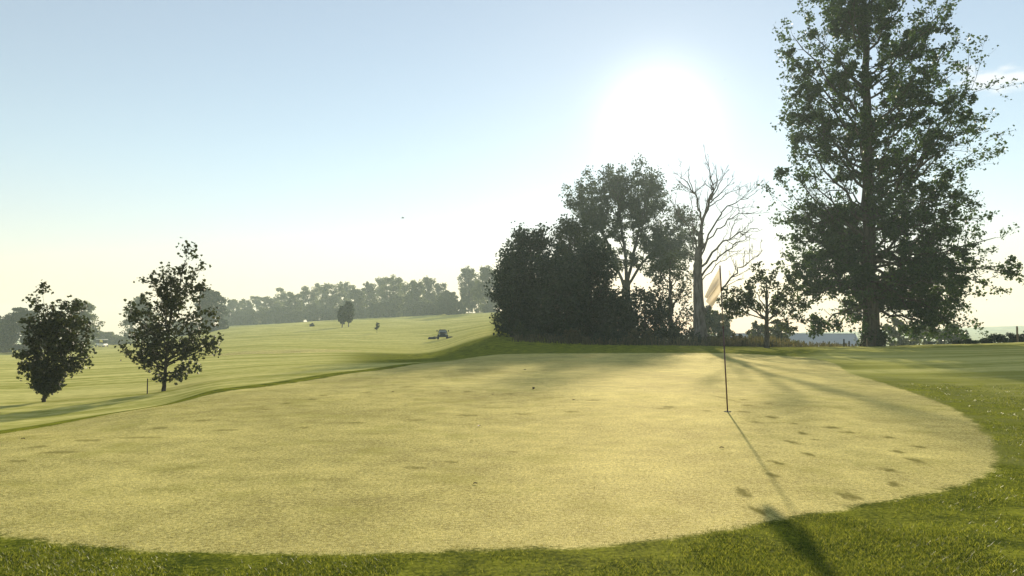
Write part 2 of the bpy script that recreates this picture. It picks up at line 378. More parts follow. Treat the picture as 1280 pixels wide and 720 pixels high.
# ------------------------------------------------------------------ trees
MAPLE = np.array([(0,-.5),(.18,-.3),(.5,-.28),(.33,-.02),(.46,.24),(.2,.2),(0,.55),(-.2,.2),(-.46,.24),(-.33,-.02),(-.5,-.28),(-.18,-.3)])
RHOMB = np.array([(0,-.5),(.36,-.02),(0,.55),(-.36,-.02)])
class Tree:
    def __init__(s, seed, leaf, lsize, twig_tubes=True, cl=.22, nl=14, sides=6, shape=RHOMB, ratio=.38, dens=1.0, droop=.0, up=.15):
        s.r = np.random.default_rng(seed); s.wood = MB(); s.L = []; s.lsize = lsize; s.leaf = leaf; s.tt = twig_tubes
        s.cl = cl; s.nl = nl; s.sides = sides; s.shape = shape; s.ratio = ratio; s.dens = dens; s.droop = droop; s.up = up
    def curve(s, a, b, bow, n, jit=.065):
        a = np.asarray(a, float); b = np.asarray(b, float); L = np.linalg.norm(b-a)
        c = (a+b)/2 + np.array([0,0,bow*L]) + s.r.normal(0, .09*L, 3)
        t = np.linspace(0, 1, n)[:,None]
        P = (1-t)**2*a + 2*t*(1-t)*c + t*t*b
        w = s.r.normal(0, jit*L/ max(1, n**.5), (n,3)); w[0] = 0; w[-1] = 0
        return P+w
    def limb(s, a, b, r0, level=1, bow=-.08, maxl=3, leaf_from=.3, k=None):
        P = s.curve(a, b, bow, 8 if level == 1 else 6 if level == 2 else 4)
        rad = np.linspace(r0, max(r0*.18, .004), len(P))
        if level < maxl or s.tt:
            s.wood.tube(P, rad, max(3, s.sides-level))
        s.side(P, rad, level, maxl, leaf_from)
        return P
    def side(s, P, rad, level, maxl, leaf_from=.3):
        seg = np.linalg.norm(np.diff(P, axis=0), axis=1); L = seg.sum()
        if level >= maxl:
            s.clump(P, L); return
        n = max(2, int(s.dens*(3.0+ L*(1.6 if level == 1 else 2.4)/ (1 + .12*L))))
        cum = np.concatenate([[0], np.cumsum(seg)])/L
        for i in range(n+1):
            t = leaf_from+(1-leaf_from)*(i+s.r.random())/(n+.5) if i < n else 1.0
            t = min(t, 1.0)
            p = np.array([np.interp(t, cum, P[:,k]) for k in range(3)])
            j = min(len(P)-2, int(t*(len(P)-1))); T = P[j+1]-P[j]; T /= np.linalg.norm(T)+1e-9
            q = s.r.normal(0, 1, 3); q -= q.dot(T)*T; q /= np.linalg.norm(q)+1e-9
            ang = s.r.uniform(.5, 1.15) if i < n else .15
            d = T*math.cos(ang)+q*math.sin(ang); d[2] += s.up; d /= np.linalg.norm(d)
            ln = L*s.ratio*(1.15-.65*t)*s.r.uniform(.65, 1.3)
            e = p+d*ln; e[2] -= s.droop*ln
            s.limb(p, e, max(.005, np.interp(t, cum, rad)*.55), level+1, .03, maxl, .25)
    def clump(s, P, L):
        n = s.r.poisson(s.nl)
        if n < 1: return
        t = s.r.random(n)**.8
        idx = t*(len(P)-1); i = np.minimum(idx.astype(int), len(P)-2); fr = (idx-i)[:,None]
        s.L.append(P[i]*(1-fr)+P[i+1]*fr + s.r.normal(0, s.cl, (n,3))*np.array([1,1,.8]))
    def blob(s, c, rad, n, shell=.35):
        """loose leaf cloud for far crowns"""
        v = s.r.normal(0, 1, (n,3)); v /= np.linalg.norm(v, axis=1)[:,None]
        q = s.r.random(n)**shell
        s.L.append(np.asarray(c)+v*q[:,None]*np.asarray(rad))
    def finish(s, name, base, label, cat='tree', group=None, bark=None, crownname='crown', woodname='trunk'):
        base = np.asarray(base, float)
        root = empty(name, tuple(base), label, cat, group)
        if s.wood.n:
            s.wood.V = [v-base for v in s.wood.V]
            s.wood.build(woodname, bark or M['bark'], root, True)
        if s.L:
            C = np.concatenate(s.L)-base; n = len(C); m = len(s.shape)
            N = s.r.normal(0, 1, (n,3)); N[:,2] += .6; N /= np.linalg.norm(N, axis=1)[:,None]
            A = np.cross(N, s.r.normal(0, 1, (n,3))); A /= np.linalg.norm(A, axis=1)[:,None]+1e-9
            B = np.cross(N, A)
            sz = s.lsize*s.r.uniform(.6, 1.35, n)
            sh = s.shape
            V = C[:,None,:] + sz[:,None,None]*(sh[None,:,0:1]*A[:,None,:]+sh[None,:,1:2]*B[:,None,:] + (np.abs(sh[None,:,0:1])*.35)*N[:,None,:])
            tint = np.clip(s.r.beta(1.6, 2.6, n)+.15*wav(C[:,0], C[:,2]+C[:,1], 1.5, 9), 0, 1)
            mesh(crownname, V.reshape(-1,3), np.arange(n*m).reshape(-1,m), s.leaf, root, False, fattr={'tint': tint})
        return root
def taper_trunk(T, pts, r, flare=1.6, sides=14, wob=.0):
    P = np.array(pts, float); n = 26
    t = np.linspace(0, 1, len(P)); tt = np.linspace(0, 1, n)
    Q = np.stack([np.interp(tt, t, P[:,k]) for k in range(3)], -1)
    for _ in range(2): Q[1:-1] = .25*Q[:-2]+.5*Q[1:-1]+.25*Q[2:]
    Q += T.r.normal(0, wob, Q.shape)*(tt[:,None] > 0)*(tt[:,None] < 1)
    rad = np.interp(tt, np.linspace(0, 1, len(r)), r)
    h = Q[:,2]-Q[0,2]
    rad = rad*(1+(flare-1)*np.exp(-h/ (r[0]*1.6)))
    Q[0,2] -= .3
    T.wood.tube(Q, rad, sides); return Q, rad
def at_z(Q, rad, z):
    return np.array([np.interp(z, Q[:,2], Q[:,k]) for k in range(3)]), float(np.interp(z, Q[:,2], rad))
def pz(py, D): return pt(640, py, D)[2]

# ---- the tall poplar at the right
D0 = 53.0; b = gp(1087, D0)
T = Tree(101, M['pop'], .21, cl=.15, nl=7, sides=7, ratio=.35, dens=1.0, up=.12)
def masses(T, P, rad, n, cnt, t0=.35):
    """compact leafy sprays along a bough"""
    for k in range(n):
        t = t0+(1-t0)*(k+T.r.random())/n; i = min(len(P)-1, int(t*(len(P)-1)))
        c = P[i]+T.r.normal(0, 1, 3)*rad*np.array([.75,.6,.55]); q = rad*T.r.uniform(.45, 1.0)
        T.wood.tube([P[i], (P[i]+c)/2+T.r.normal(0,.1,3), c], [.03,.02,.008], 4)
        for m_ in range(4):
            T.blob(c+T.r.normal(0,1,3)*q*np.array([.5,.5,.5]), (q*.5, q*.5, q*.46), int(cnt*q/rad/4), .6)
Q, rad = taper_trunk(T, [b, pt(1086,300,D0), pt(1083,150,D0+.3), pt(1081,20,D0), pt(1082,-70,D0)], [.56,.42,.30,.16,.04], 1.25, 16, .06)
tips = [(1023,-45),(1060,-100),(1082,-120),(1110,-90),(1140,-60),(1024,2),(997,17),(978,36),(972,56),(984,84),(1000,106),(978,116),(983,136),(988,156),(991,184),(984,204),(977,234),(967,250),
        (1052,10),(1120,-10),(1192,-2),(1182,22),(1160,45),(1200,46),(1228,68),(1214,104),(1200,88),(1217,125),(1227,145),(1236,182),(1208,212),(1212,228),(1190,160),(1170,100),
        (1020,150),(1030,200),(1040,60),(1150,200),(1140,150),(1160,245)]
for (px, py) in tips:
    px = 1084+(px-1084)*.88; py += 8; dx = abs(px-1084); zt = pz(py, D0)
    za = zt - max(1.6, dx/F*D0*T.r.uniform(.95, 1.35))
    a, ra = at_z(Q, rad, min(za, Q[-1,2]-1))
    dy = T.r.uniform(-1.6, 1.6); e = pt(px, py, D0+dy)
    P_ = T.limb(a, e, min(.12, ra*.4, .02+dx*.0008+.02), 1, -.06, 3, .2); masses(T, P_, .9, 4, 290)
low = [(1220,257),(1237,273),(1262,297),(1268,341),(1252,357),(1213,362),(1204,382),(1218,407),(1172,415),(1140,405),(1120,380),(1185,330),(1190,290),(1170,385),
       (988,271),(1000,262),(980,300),(987,322),(1000,345),(1012,372),(1015,408),(1035,300),(1030,350),(1060,345),(1045,270),(1150,300),(1140,345),(1190,400),(1235,320),(975,332)]
for (px, py) in low:
    px = 1086+(px-1086)*(.90 if px > 1086 else .90); dx = abs(px-1086); zt = pz(py, D0)
    za = zt + (T.r.uniform(-2.2, -.6) if py < 350 else T.r.uniform(1.2, 3.2))
    a, ra = at_z(Q, rad, max(za, b[2]+2.6))
    e = pt(px, py, D0+T.r.uniform(-2.2, 2.2))
    P_ = T.limb(a, e, min(.13, ra*.4), 1, .10, 3, .2); masses(T, P_, 1.0, 5, 300)
for i in range(28):   # limbs towards and away from the camera
    py = T.r.uniform(-60, 400); z = pz(py, D0); hw = np.interp(py, [-90,0,150,300,400], [1.5,4.2,5.2,6.5,5.0])
    sgn = 1 if i % 2 else -1; az = T.r.uniform(-.85, .85)
    e = np.array([Q[0,0]+math.sin(az)*hw, D0+sgn*math.cos(az)*hw, z])
    a, ra = at_z(Q, rad, max(min(z-(hw*.7 if py < 260 else -.3), Q[-1,2]-1), b[2]+3))
    P_ = T.limb(a, e, min(.10, ra*.4), 1, -.02, 3, .2); masses(T, P_, .95, 3, 240, .25)
for i in range(18):   # short leafy boughs in front of and behind the stem
    py = T.r.uniform(-60, 330); z = pz(py, D0); az = T.r.uniform(-1.2, 1.2); sg = -1 if i % 3 else 1
    a, ra = at_z(Q, rad, max(min(z-1.2, Q[-1,2]-1), b[2]+3)); e = np.array([Q[0,0]+math.sin(az)*2.4, D0+sg*math.cos(az)*2.4, z])
    P_ = T.limb(a, e, .05, 2, -.02, 3, .2); masses(T, P_, .8, 2, 260, .4)
for i in range(60):   # shoots at the foot of the trunk
    p = b+np.array([T.r.uniform(-.9,1.2), T.r.uniform(-.8,.6), .1]); T.limb(p, p+np.array([T.r.uniform(-.3,.4),0,T.r.uniform(.5,1.7)]), .01, 3, 0)
def cut(T, gaps, D):
    """real voids between the boughs: leaves inside them are dropped, ragged at their rims"""
    C = np.concatenate(T.L); keep = np.ones(len(C), bool)
    for gx, gy, rx, ry in gaps:
        c = pt(gx, gy, D); a_, b_ = rx/F*D, ry/F*D
        q = ((C[:,0]-c[0])/a_)**2+((C[:,2]-c[2])/b_)**2 + .35*wav(C[:,0]*3, C[:,2]*3, 1.0, int(gx)) 
        keep &= ~((q < 1.0) & (T.r.random(len(C)) < .93))
    T.L = [C[keep]]
cut(T, [(1122,87,19,15),(1055,143,12,14),(1093,112,7,12),(1040,43,9,9),(1142,117,13,5),(1030,123,10,11),(1070,200,11,11),(1127,170,17,8),(1040,213,16,11),(1092,10,5,13),(1037,240,30,21),
        (1100,310,12,8),(1127,297,13,7),(1180,310,9,14),(1200,343,15,12),(1047,383,16,17),(1067,397,11,17),(1120,397,15,10),(1070,233,8,12),(972,104,16,7),(1148,30,9,8),(1165,125,10,7),
        (1105,235,8,10),(1150,205,12,6),(1010,180,9,6),(1060,75,8,10),(1105,50,7,9),(1015,310,9,6),(1160,345,11,7),(1110,20,9,8),(1075,170,7,12),(1015,60,9,7),(1160,75,11,8),(1185,190,12,7),(1005,200,9,8),(1110,140,9,9),(1200,300,9,8),(1030,345,9,7),(1100,360,9,8),(1050,330,8,6),(1215,322,10,6),(1145,320,10,7),(1020,275,10,6),(1175,255,9,6),(1058,285,7,8),(1140,260,9,6),(1000,70,9,5),(935,300,32,60),(965,268,12,14)], D0)
T.finish('poplar_tree', b, 'towering dark poplar with ragged crown and thick straight trunk at the right')

# ---- small leaning tree left of the poplar
D1 = 49.5; b = gp(958, D1)
T = Tree(102, M['oak'], .19, cl=.13, nl=8, sides=6, ratio=.36, dens=.95, up=.08)
Q, rad = taper_trunk(T, [b, pt(958,410,D1), pt(959,392,D1), pt(958,350,D1)], [.17,.14,.11,.03], 1.3, 9, .01)
for px, py, pa, r in [(912,374,400,.07),(920,386,398,.05),(928,366,396,.06),(940,356,388,.05),(950,335,380,.04),(966,345,385,.04),(985,362,395,.06),(1000,380,402,.06),
                      (1004,400,405,.04),(975,392,400,.04),(990,410,404,.03),(914,366,398,.05),(938,380,402,.04),(993,345,385,.05),(905,378,399,.03),(970,375,390,.04)]:
    a, ra = at_z(Q, rad, pz(pa, D1)); T.limb(a, pt(px, py, D1+T.r.uniform(-1,1)), r, 1, .06, 3, .45)
T.finish('small_oak_tree', b, 'small dark oak with sparse leaf sprays just left of the poplar')

# ---- bare dead tree
D2 = 58.0; b = gp(875, D2)
T = Tree(103, M['oak'], .16, nl=0, sides=7)
T.nl = 0
Q, rad = taper_trunk(T, [b, pt(874,400,D2), pt(872,340,D2), pt(873,312,D2)], [.54,.42,.33,.26], 1.4, 14, .02)
def dead(P, r0, level=1):
    P = np.array(P); n = max(8, len(P)*3); t = np.linspace(0, 1, len(P)); tt = np.linspace(0, 1, n)
    Qd = np.stack([np.interp(tt, t, P[:,k]) for k in range(3)], -1)
    Qd[1:-1] = .25*Qd[:-2]+.5*Qd[1:-1]+.25*Qd[2:]
    L = np.linalg.norm(np.diff(Qd, axis=0), axis=1).sum()
    Qd[1:-1] += T.r.normal(0, .012*L, (n-2,3))
    T.wood.tube(Qd, np.linspace(r0*.62, max(.010, r0*.10), n), 6 if level == 1 else 4)
    if level >= 4: return
    m = {1: int(3+L*1.0), 2: int(2+L*1.5), 3: 2}[level]
    for i in range(m):
        t0 = T.r.uniform(.3, 1.0); j = min(n-2, int(t0*(n-1))); d = Qd[j+1]-Qd[j]; d /= np.linalg.norm(d)
        q = T.r.normal(0, 1, 3)*np.array([1,.6,1]); q -= q.dot(d)*d; q /= np.linalg.norm(q)
        an = T.r.uniform(.35, .8); v = d*math.cos(an)+q*math.sin(an); v[2] += .22; v /= np.linalg.norm(v)
        ln = L*T.r.uniform(.16, .34)*(1.2-.5*t0)
        p = Qd[j]; dead([p, p+v*ln*.5+np.array([0,0,-.02*ln]), p+v*ln+np.array([0,0,.10*ln])], max(.012, r0*(1-.75*t0)*.5), level+1)
tr = lambda pts, dy: [pt(px, py, D2+dy*k/len(pts)) for k, (px, py) in enumerate(pts)]
for pts, r, dy in [([(873,316),(879,277),(887,256),(891,240),(889,226),(882,203)],.24,.8), ([(889,250),(896,228),(895,205)],.10,.5),([(890,246),(902,226),(909,209)],.09,1),
                   ([(888,254),(905,237),(919,222)],.09,-1),([(887,258),(905,245),(936,229)],.08,.6),([(873,314),(877,280),(876,262),(867,240),(856,226),(849,216)],.17,-.8),
                   ([(867,241),(861,222),(860,208)],.07,.5),([(867,241),(879,232),(884,222)],.06,1),([(872,312),(867,290),(865,262),(866,245)],.12,-1.5),([(872,314),(862,292),(852,272),(845,256),(845,240)],.10,1),
                   ([(874,318),(888,289),(902,264),(920,252),(936,245),(948,236)],.13,1.6),([(875,322),(894,288),(910,276),(923,267),(948,264)],.12,-1.2),
                   ([(876,334),(892,313),(905,300),(919,294),(936,289),(954,286)],.15,1.8),([(877,345),(890,328),(902,318),(920,305),(930,300),(938,297)],.14,-1.6),
                   ([(912,298),(914,285),(922,272),(925,262)],.06,.8),([(877,392),(890,378),(903,360),(914,347),(925,335),(940,325),(953,313)],.17,1.0),([(903,360),(920,351),(930,347)],.06,-.6),
                   ([(952,314),(950,305),(953,300)],.03,.2),([(878,350),(898,327),(920,318),(950,314)],.07,.9),([(875,300),(868,285),(858,270)],.07,-1),([(880,392),(886,384),(888,378)],.20,.1),
                   ([(872,330),(862,318),(855,300)],.06,.8)]:
    dead(tr(pts, dy), r)
T.finish('dead_tree', b, 'bare leafless tree with pale branches fanning to the right behind the flag', bark=M['bark_dead'], woodname='trunk')

# ---- tall open-crowned tree in the middle of the group
D3 = 124.0; b = gp(781, D3)
T = Tree(104, M['oak'], .34, cl=.40, nl=9, sides=7, ratio=.36, dens=.95, up=.15)
Q, rad = taper_trunk(T, [b, pt(781,400,D3), pt(782,370,D3), pt(783,350,D3)], [.95,.8,.7,.6], 1.3, 14, .04)
LD = []
for pts_, r_ in [([(782,362),(772,335),(758,300),(744,272),(732,250)],.26), ([(783,352),(782,320),(776,280),(772,245),(765,232)],.30), ([(784,354),(792,320),(800,280),(808,250),(812,236)],.28), ([(784,358),(802,330),(822,308),(842,288),(856,280)],.24)]:
    P_ = np.array([pt(p_[0], p_[1], D3+k_*T.r.uniform(-.8,.8)) for k_, p_ in enumerate(pts_)])
    tt_ = np.linspace(0, 1, 16); P_ = np.stack([np.interp(tt_, np.linspace(0,1,5), P_[:,k_]) for k_ in range(3)], -1)+T.r.normal(0,.07,(16,3))*(tt_[:,None]>0)
    rr4 = np.linspace(r_, .10, 16); T.wood.tube(P_, rr4, 7); T.side(P_, rr4, 1, 3, .55); LD.append((P_, rr4))
for px, py, pa, r in [(718,246,352,.22),(727,228,340,.22),(738,240,350,.15),(745,222,335,.24),(762,215,330,.26),(780,212,332,.28),(802,210,332,.3),(820,218,332,.26),(836,238,334,.26),(850,262,338,.24),
                      (862,285,342,.22),(738,292,350,.12),(752,305,350,.1),(768,318,350,.1),(790,322,350,.1),(808,330,350,.1),(826,325,350,.1),(795,290,350,.1),(842,330,350,.12),(730,270,350,.1),(866,300,350,.18),(845,300,350,.18),(820,270,345,.16),(800,245,336,.2),(776,240,336,.2),(750,262,345,.16),(735,262,352,.14),(770,275,345,.12),(812,300,345,.14),
                      (836,318,352,.16),(790,225,332,.2),(830,285,340,.14),(758,240,338,.14),(855,315,352,.14)]:
    e = pt(px, py+6, D3+T.r.uniform(-5,5)); best = min(LD, key=lambda q_: np.linalg.norm((q_[0][-1]-e)[[0,2]]))
    k_ = int(T.r.uniform(4, 12)); P_ = T.limb(best[0][k_], e, min(r, best[1][k_])*.5, 1, -.02, 3, .35); masses(T, P_, 1.6, 4, 230, .45)
T.finish('ash_tree', b, 'tall open-crowned leafy tree with forking limbs against the glare, left of the bare tree')

# ---- dense trees of the group: px, base py-ish D, top py, half width px
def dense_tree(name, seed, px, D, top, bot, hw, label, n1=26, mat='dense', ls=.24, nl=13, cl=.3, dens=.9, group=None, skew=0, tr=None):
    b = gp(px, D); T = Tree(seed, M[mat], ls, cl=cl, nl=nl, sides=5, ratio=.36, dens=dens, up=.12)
    zt = pz(top, D); zb = max(pz(bot, D), b[2]+.1); H = zt-zb; W = hw/F*D; r0 = tr or max(.12, .028*(zt-b[2]))
    Q, rad = taper_trunk(T, [b, b+np.array([0,0,(zt-b[2])*.5]), b+np.array([skew/F*D*.6,0,(zt-b[2])*.93])], [r0, r0*.7, r0*.15], 1.35, 9, .03)
    for i in range(n1):
        t = ((i+.5)/n1)**.9
        e_ = math.sin(math.pi*min(1, .10+.80*t))**.7 if t < .93 else .35
        az = i*2.399+T.r.uniform(-.3, .3)
        w = W*e_*T.r.uniform(.72, 1.08)
        e = np.array([b[0]+skew/F*D*t+math.cos(az)*w, D+math.sin(az)*w*.9, zb+H*min(1, t*T.r.uniform(.97,1.06))])
        za = max(b[2]+.25*(zb-b[2])+.2, e[2]-w*T.r.uniform(.35,.9)-.15*H)
        a, ra = at_z(Q, rad, min(za, Q[-1,2]-.2)); T.limb(a, e, min(.16, ra*.5), 1, .02, 3, .3)
    return T.finish(name, b, label, 'tree', group)
grp = None
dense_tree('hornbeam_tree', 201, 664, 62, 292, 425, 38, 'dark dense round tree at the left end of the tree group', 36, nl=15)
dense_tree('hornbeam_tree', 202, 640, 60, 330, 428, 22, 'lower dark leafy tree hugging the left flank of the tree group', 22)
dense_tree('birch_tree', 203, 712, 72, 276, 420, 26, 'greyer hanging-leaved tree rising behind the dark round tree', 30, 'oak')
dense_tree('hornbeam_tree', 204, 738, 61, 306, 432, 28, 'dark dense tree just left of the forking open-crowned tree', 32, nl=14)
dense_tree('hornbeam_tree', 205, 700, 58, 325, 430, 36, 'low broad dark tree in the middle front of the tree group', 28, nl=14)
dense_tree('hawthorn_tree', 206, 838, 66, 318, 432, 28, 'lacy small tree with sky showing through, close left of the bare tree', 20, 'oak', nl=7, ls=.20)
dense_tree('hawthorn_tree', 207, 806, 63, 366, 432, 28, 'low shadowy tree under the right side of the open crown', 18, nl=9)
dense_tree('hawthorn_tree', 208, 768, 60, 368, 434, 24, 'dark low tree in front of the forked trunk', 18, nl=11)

# ---- two young maples on the left
def young(seed, px, D, base_r, tops, label, nl, dens, side_shoots, vs=.94):
    b = gp(px, D); by = 500 if px < 100 else 490; T = Tree(seed, M['maple'], .10, cl=.10, nl=nl, sides=6, shape=MAPLE, ratio=.34, dens=dens, up=.3)
    Q, rad = taper_trunk(T, [b]+[pt(*p, D) for p in side_shoots], [base_r, base_r*.8, base_r*.5, base_r*.15], 1.25, 9, .008)
    for (tx, ty, pa) in tops:
        tx = px+(tx-px)*(.92 if px > 100 else .84); ty = by-(by-ty)*vs
        a, ra = at_z(Q, rad, min(max(pz(pa, D), b[2]+.25), Q[-1,2]-.1))
        T.limb(a, pt(tx, ty, D+T.r.uniform(-.55,.55)*abs(tx-px)/40), min(.028, ra*.6), 1, -.03, 3, .22)
    return T.finish('maple_tree', b, label, bark=M['bark_young'])
M['bark_young'] = bark_mat('young_bark', (.012,.011,.009), (.035,.03,.024))
b2 = [(207,462),(212,400),(232,325)]
young(301, 207, 24.0, .062, [(236,311,400),(209,330,410),(191,345,420),(199,352,420),(250,333,405),(249,353,410),(246,372,420),(240,345,410),(228,338,410),(215,350,415),(180,372,425),(172,392,440),(163,385,430),
      (153,434,455),(158,440,460),(173,430,450),(176,448,462),(197,470,475),(185,458,468),(273,423,450),(268,441,455),(266,405,440),(259,392,430),(247,461,470),(236,455,468),(221,470,478),(262,430,455),(200,400,440),(220,380,430),
      (190,410,445),(235,400,440),(212,430,455),(230,430,455),(193,436,458),(250,415,450),(245,440,460),(178,405,440),(168,418,448)],
      'taller young maple with open pointed crown standing by a thin stake', 9, .8, b2)
b1 = [(58,475),(60,430),(66,385)]
young(302, 58, 23.5, .055, [(53,358,440),(68,380,440),(80,376,440),(103,374,440),(96,384,440),(113,412,450),(113,437,465),(108,446,468),(98,458,472),(24,444,465),(27,440,462),(38,410,450),(35,396,445),(46,470,480),(70,474,482),(50,395,440),
      (88,395,440),(75,400,440),(60,405,440),(98,405,445),(45,425,455),(92,430,460),(70,430,455),(105,425,455),(55,450,470),(80,450,470),(66,460,475),(42,440,465),(90,415,450),(52,480,488),(63,484,490),(78,465,478),(40,455,470),(46,480,491),(70,482,491),(58,474,489),(50,472,488),(66,470,488),(60,484,493),(54,482,492),(74,474,488),(44,470,486)],
      'shorter bushy young maple narrowing to its base at the far left', 13, .85, b1, .90)

# ---- far trees
def far_tree(seed, px, D, top, hw, label, group=None, base=None, n=2600, ls=.55, col='far', name='far_tree', bot=.12, loose=1.0):
    b = gp(px, D); zt = pz(top, D); H = zt-b[2]; W = hw/F*D
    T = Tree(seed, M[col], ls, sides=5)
    T.wood.tube([b-np.array([0,0,.5]), b+np.array([.1,0,H*.4]), b+np.array([0,.2,H*.85])], [.03*H*.5, .02*H*.5, .04], 6)
    m = max(11, int(18*loose))
    for i in range(m):
        t = bot+(1-bot)*(i+.5)/m; az = i*2.399+T.r.uniform(-.5,.5)
        env = math.sin(math.pi*(.16+.74*t))**.75
        w = W*env*T.r.uniform(.35,.85)
        c = np.array([b[0]+math.cos(az)*w, D+math.sin(az)*w, b[2]+H*t*.93])
        T.wood.tube([b+np.array([0,0,H*t*.6]), c], [.1,.03], 4)
        rr2 = np.array([W*.5, W*.5, H*.14])*T.r.uniform(.7,1.25)*(.55+.6*env)
        for k in range(6):
            v_ = T.r.normal(0, 1, 3); v_ *= T.r.random()**.4/np.linalg.norm(v_)
            cc = c+v_*rr2*.8; cc[2] = max(cc[2], b[2]+.4)
            T.blob(cc, rr2*T.r.uniform(.35,.62), max(8, int(n*2.4)//(m*6)), .5)
    return T.finish(name, b, label, 'tree', group)
g = 'trees of the hazy wood edge along the far fairway'
adjs = {}
line = []
xs = [292,306,321,338,352,369,386,402,417,431,446,462,478,492,507,521,536,549,560]
tp = [374,372,368,371,362,366,357,354,352,350,356,348,346,344,352,349,346,354,362]
for i, (x0, t0) in enumerate(zip(xs, tp)):
    D = 305+10*((i*7)%5)-3*i
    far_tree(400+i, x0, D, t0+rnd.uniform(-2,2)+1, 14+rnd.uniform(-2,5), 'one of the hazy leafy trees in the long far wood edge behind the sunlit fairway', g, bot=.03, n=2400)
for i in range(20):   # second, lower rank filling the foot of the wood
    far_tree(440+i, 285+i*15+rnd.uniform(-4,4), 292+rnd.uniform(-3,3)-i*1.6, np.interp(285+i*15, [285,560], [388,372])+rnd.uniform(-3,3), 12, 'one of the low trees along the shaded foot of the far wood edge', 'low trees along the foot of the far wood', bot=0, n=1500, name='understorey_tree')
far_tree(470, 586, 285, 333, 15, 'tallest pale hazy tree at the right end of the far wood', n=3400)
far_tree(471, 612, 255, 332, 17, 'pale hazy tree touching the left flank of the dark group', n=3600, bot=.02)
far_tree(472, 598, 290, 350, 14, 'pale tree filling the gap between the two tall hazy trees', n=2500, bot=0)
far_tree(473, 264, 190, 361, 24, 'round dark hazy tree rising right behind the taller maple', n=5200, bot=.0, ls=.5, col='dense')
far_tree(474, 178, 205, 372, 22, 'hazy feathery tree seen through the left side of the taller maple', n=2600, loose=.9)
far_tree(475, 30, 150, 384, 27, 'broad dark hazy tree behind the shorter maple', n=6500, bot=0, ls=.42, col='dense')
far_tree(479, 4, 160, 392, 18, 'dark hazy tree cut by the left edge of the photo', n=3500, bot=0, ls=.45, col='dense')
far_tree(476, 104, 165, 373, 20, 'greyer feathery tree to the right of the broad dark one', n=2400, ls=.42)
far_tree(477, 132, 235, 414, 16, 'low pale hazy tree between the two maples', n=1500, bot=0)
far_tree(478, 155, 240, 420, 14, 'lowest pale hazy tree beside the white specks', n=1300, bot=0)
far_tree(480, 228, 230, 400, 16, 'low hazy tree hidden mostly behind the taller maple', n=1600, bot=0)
# trees and scrub in the valley beyond the green
far_tree(490, 893, 105, 386, 22, 'hazy rounded tree behind the foot of the bare tree', n=4200, ls=.32, bot=.0)
far_tree(491, 1124, 92, 398, 20, 'thin hazy tree low behind the poplar trunk on its right', n=2200, ls=.28, bot=0)
far_tree(492, 1160, 100, 402, 19, 'thin hazy tree in the valley under the poplar boughs', n=1900, ls=.28, bot=0)
far_tree(493, 1194, 96, 404, 18, 'rightmost thin hazy tree low beneath the poplar boughs', n=1700, ls=.28, bot=0)
far_tree(494, 975, 78, 400, 18, 'hazy scrubby tree right behind the small oak trunk', n=2200, ls=.22, bot=0)
far_tree(495, 948, 84, 402, 14, 'pale scrubby tree left behind the small oak trunk', n=1500, ls=.22, bot=0)
# the pair of small conical trees, the sapling and round bush on the fairway
def cone_tree(px, D, top, hw, label, seed, base=None):
    b = gp(px, D); H = pz(top, D)-b[2]; W = hw/F*D; T = Tree(seed, M['dense'], .34, sides=5)
    T.wood.tube([b-np.array([0,0,.3]), b+np.array([0,0,H*.9])], [.12,.03], 6)
    for i in range(26):
        t = .22+.76*i/26; w = W*1.15*max(.12, math.sin(math.pi*(t-.12)/.93))**.8; az = i*2.4
        T.blob(b+np.array([math.cos(az)*w*.5, math.sin(az)*w*.5, H*t*.97]), np.array([w*.6,w*.6,H*.07]), 60, .5)
    return T.finish('conical_tree', b, label)
DT = 150
cone_tree(436, DT, 376, 7.5, 'taller right one of the two small conical trees on the far fairway', 501)
cone_tree(428, DT-2, 382, 5.5, 'shorter left one of the two small conical trees on the far fairway', 502)
b = gp(471.5, 118); T = Tree(503, M['maple'], .20, sides=5); T.wood.tube([b-np.array([0,0,.2]), b+np.array([0,0,1.4])], [.035,.015], 5)
for i in range(9): T.blob(b+np.array([T.r.uniform(-.25,.25),T.r.uniform(-.2,.2),.65+i*.11]), (.22,.22,.16), 26, .5)
T.finish('sapling_tree', b, 'lone small round-headed sapling right of the conical pair')
def bush(name, px, D, hw, h, label, seed, mat='dense', n=900, ls=.16, group=None):
    b = gp(px, D); T = Tree(seed, M[mat], ls, sides=4); W = hw/F*D
    for i in range(16):
        a = T.r.uniform(0, 6.28); w = W*T.r.random()**.6; c = b+np.array([math.cos(a)*w, math.sin(a)*w*.6, h*T.r.uniform(.15,.85)*(1-.5*w/W)])
        T.wood.tube([b+np.array([math.cos(a)*w*.2,0,-.1]), c], [.02,.008], 4)
        T.blob(c, (W*.3, W*.3, h*.25), n//16, .6)
    return T.finish(name, b, label, 'bush', group, crownname='foliage', woodname='stems')
bush('round_bush', 390, 160, 3.2, .9, 'tiny dark round bush left of the conical pair', 510, ls=.25, n=300)
bush('bush', 658, 55, 16, 1.6, 'grey-leaved bush under the left of the tree group, by the pale post', 511, 'oak')
bush('bush', 716, 54.5, 14, 1.3, 'reddish low bush below the middle of the tree group', 512, 'scrub')
bush('bush', 758, 54, 16, 1.5, 'dark bush at the foot of the tree group centre', 513)
bush('bush', 800, 54, 18, 1.5, 'pale twiggy bush below the open-crowned tree', 514, 'scrub')
bush('bush', 842, 55, 20, 1.8, 'dark dense bush just left of the bare trunk', 515, n=1400)
bush('bush', 862, 55.5, 15, 1.5, 'low dark bush touching the bare trunk', 516, n=1000)
bush('bush', 905, 56, 17, 1.1, 'brownish bush right of the bare trunk behind the pole', 517, 'scrub', n=1100)
bush('bush', 926, 55, 10, .95, 'small dark brown bush right of the pole', 518, 'dense', n=600)
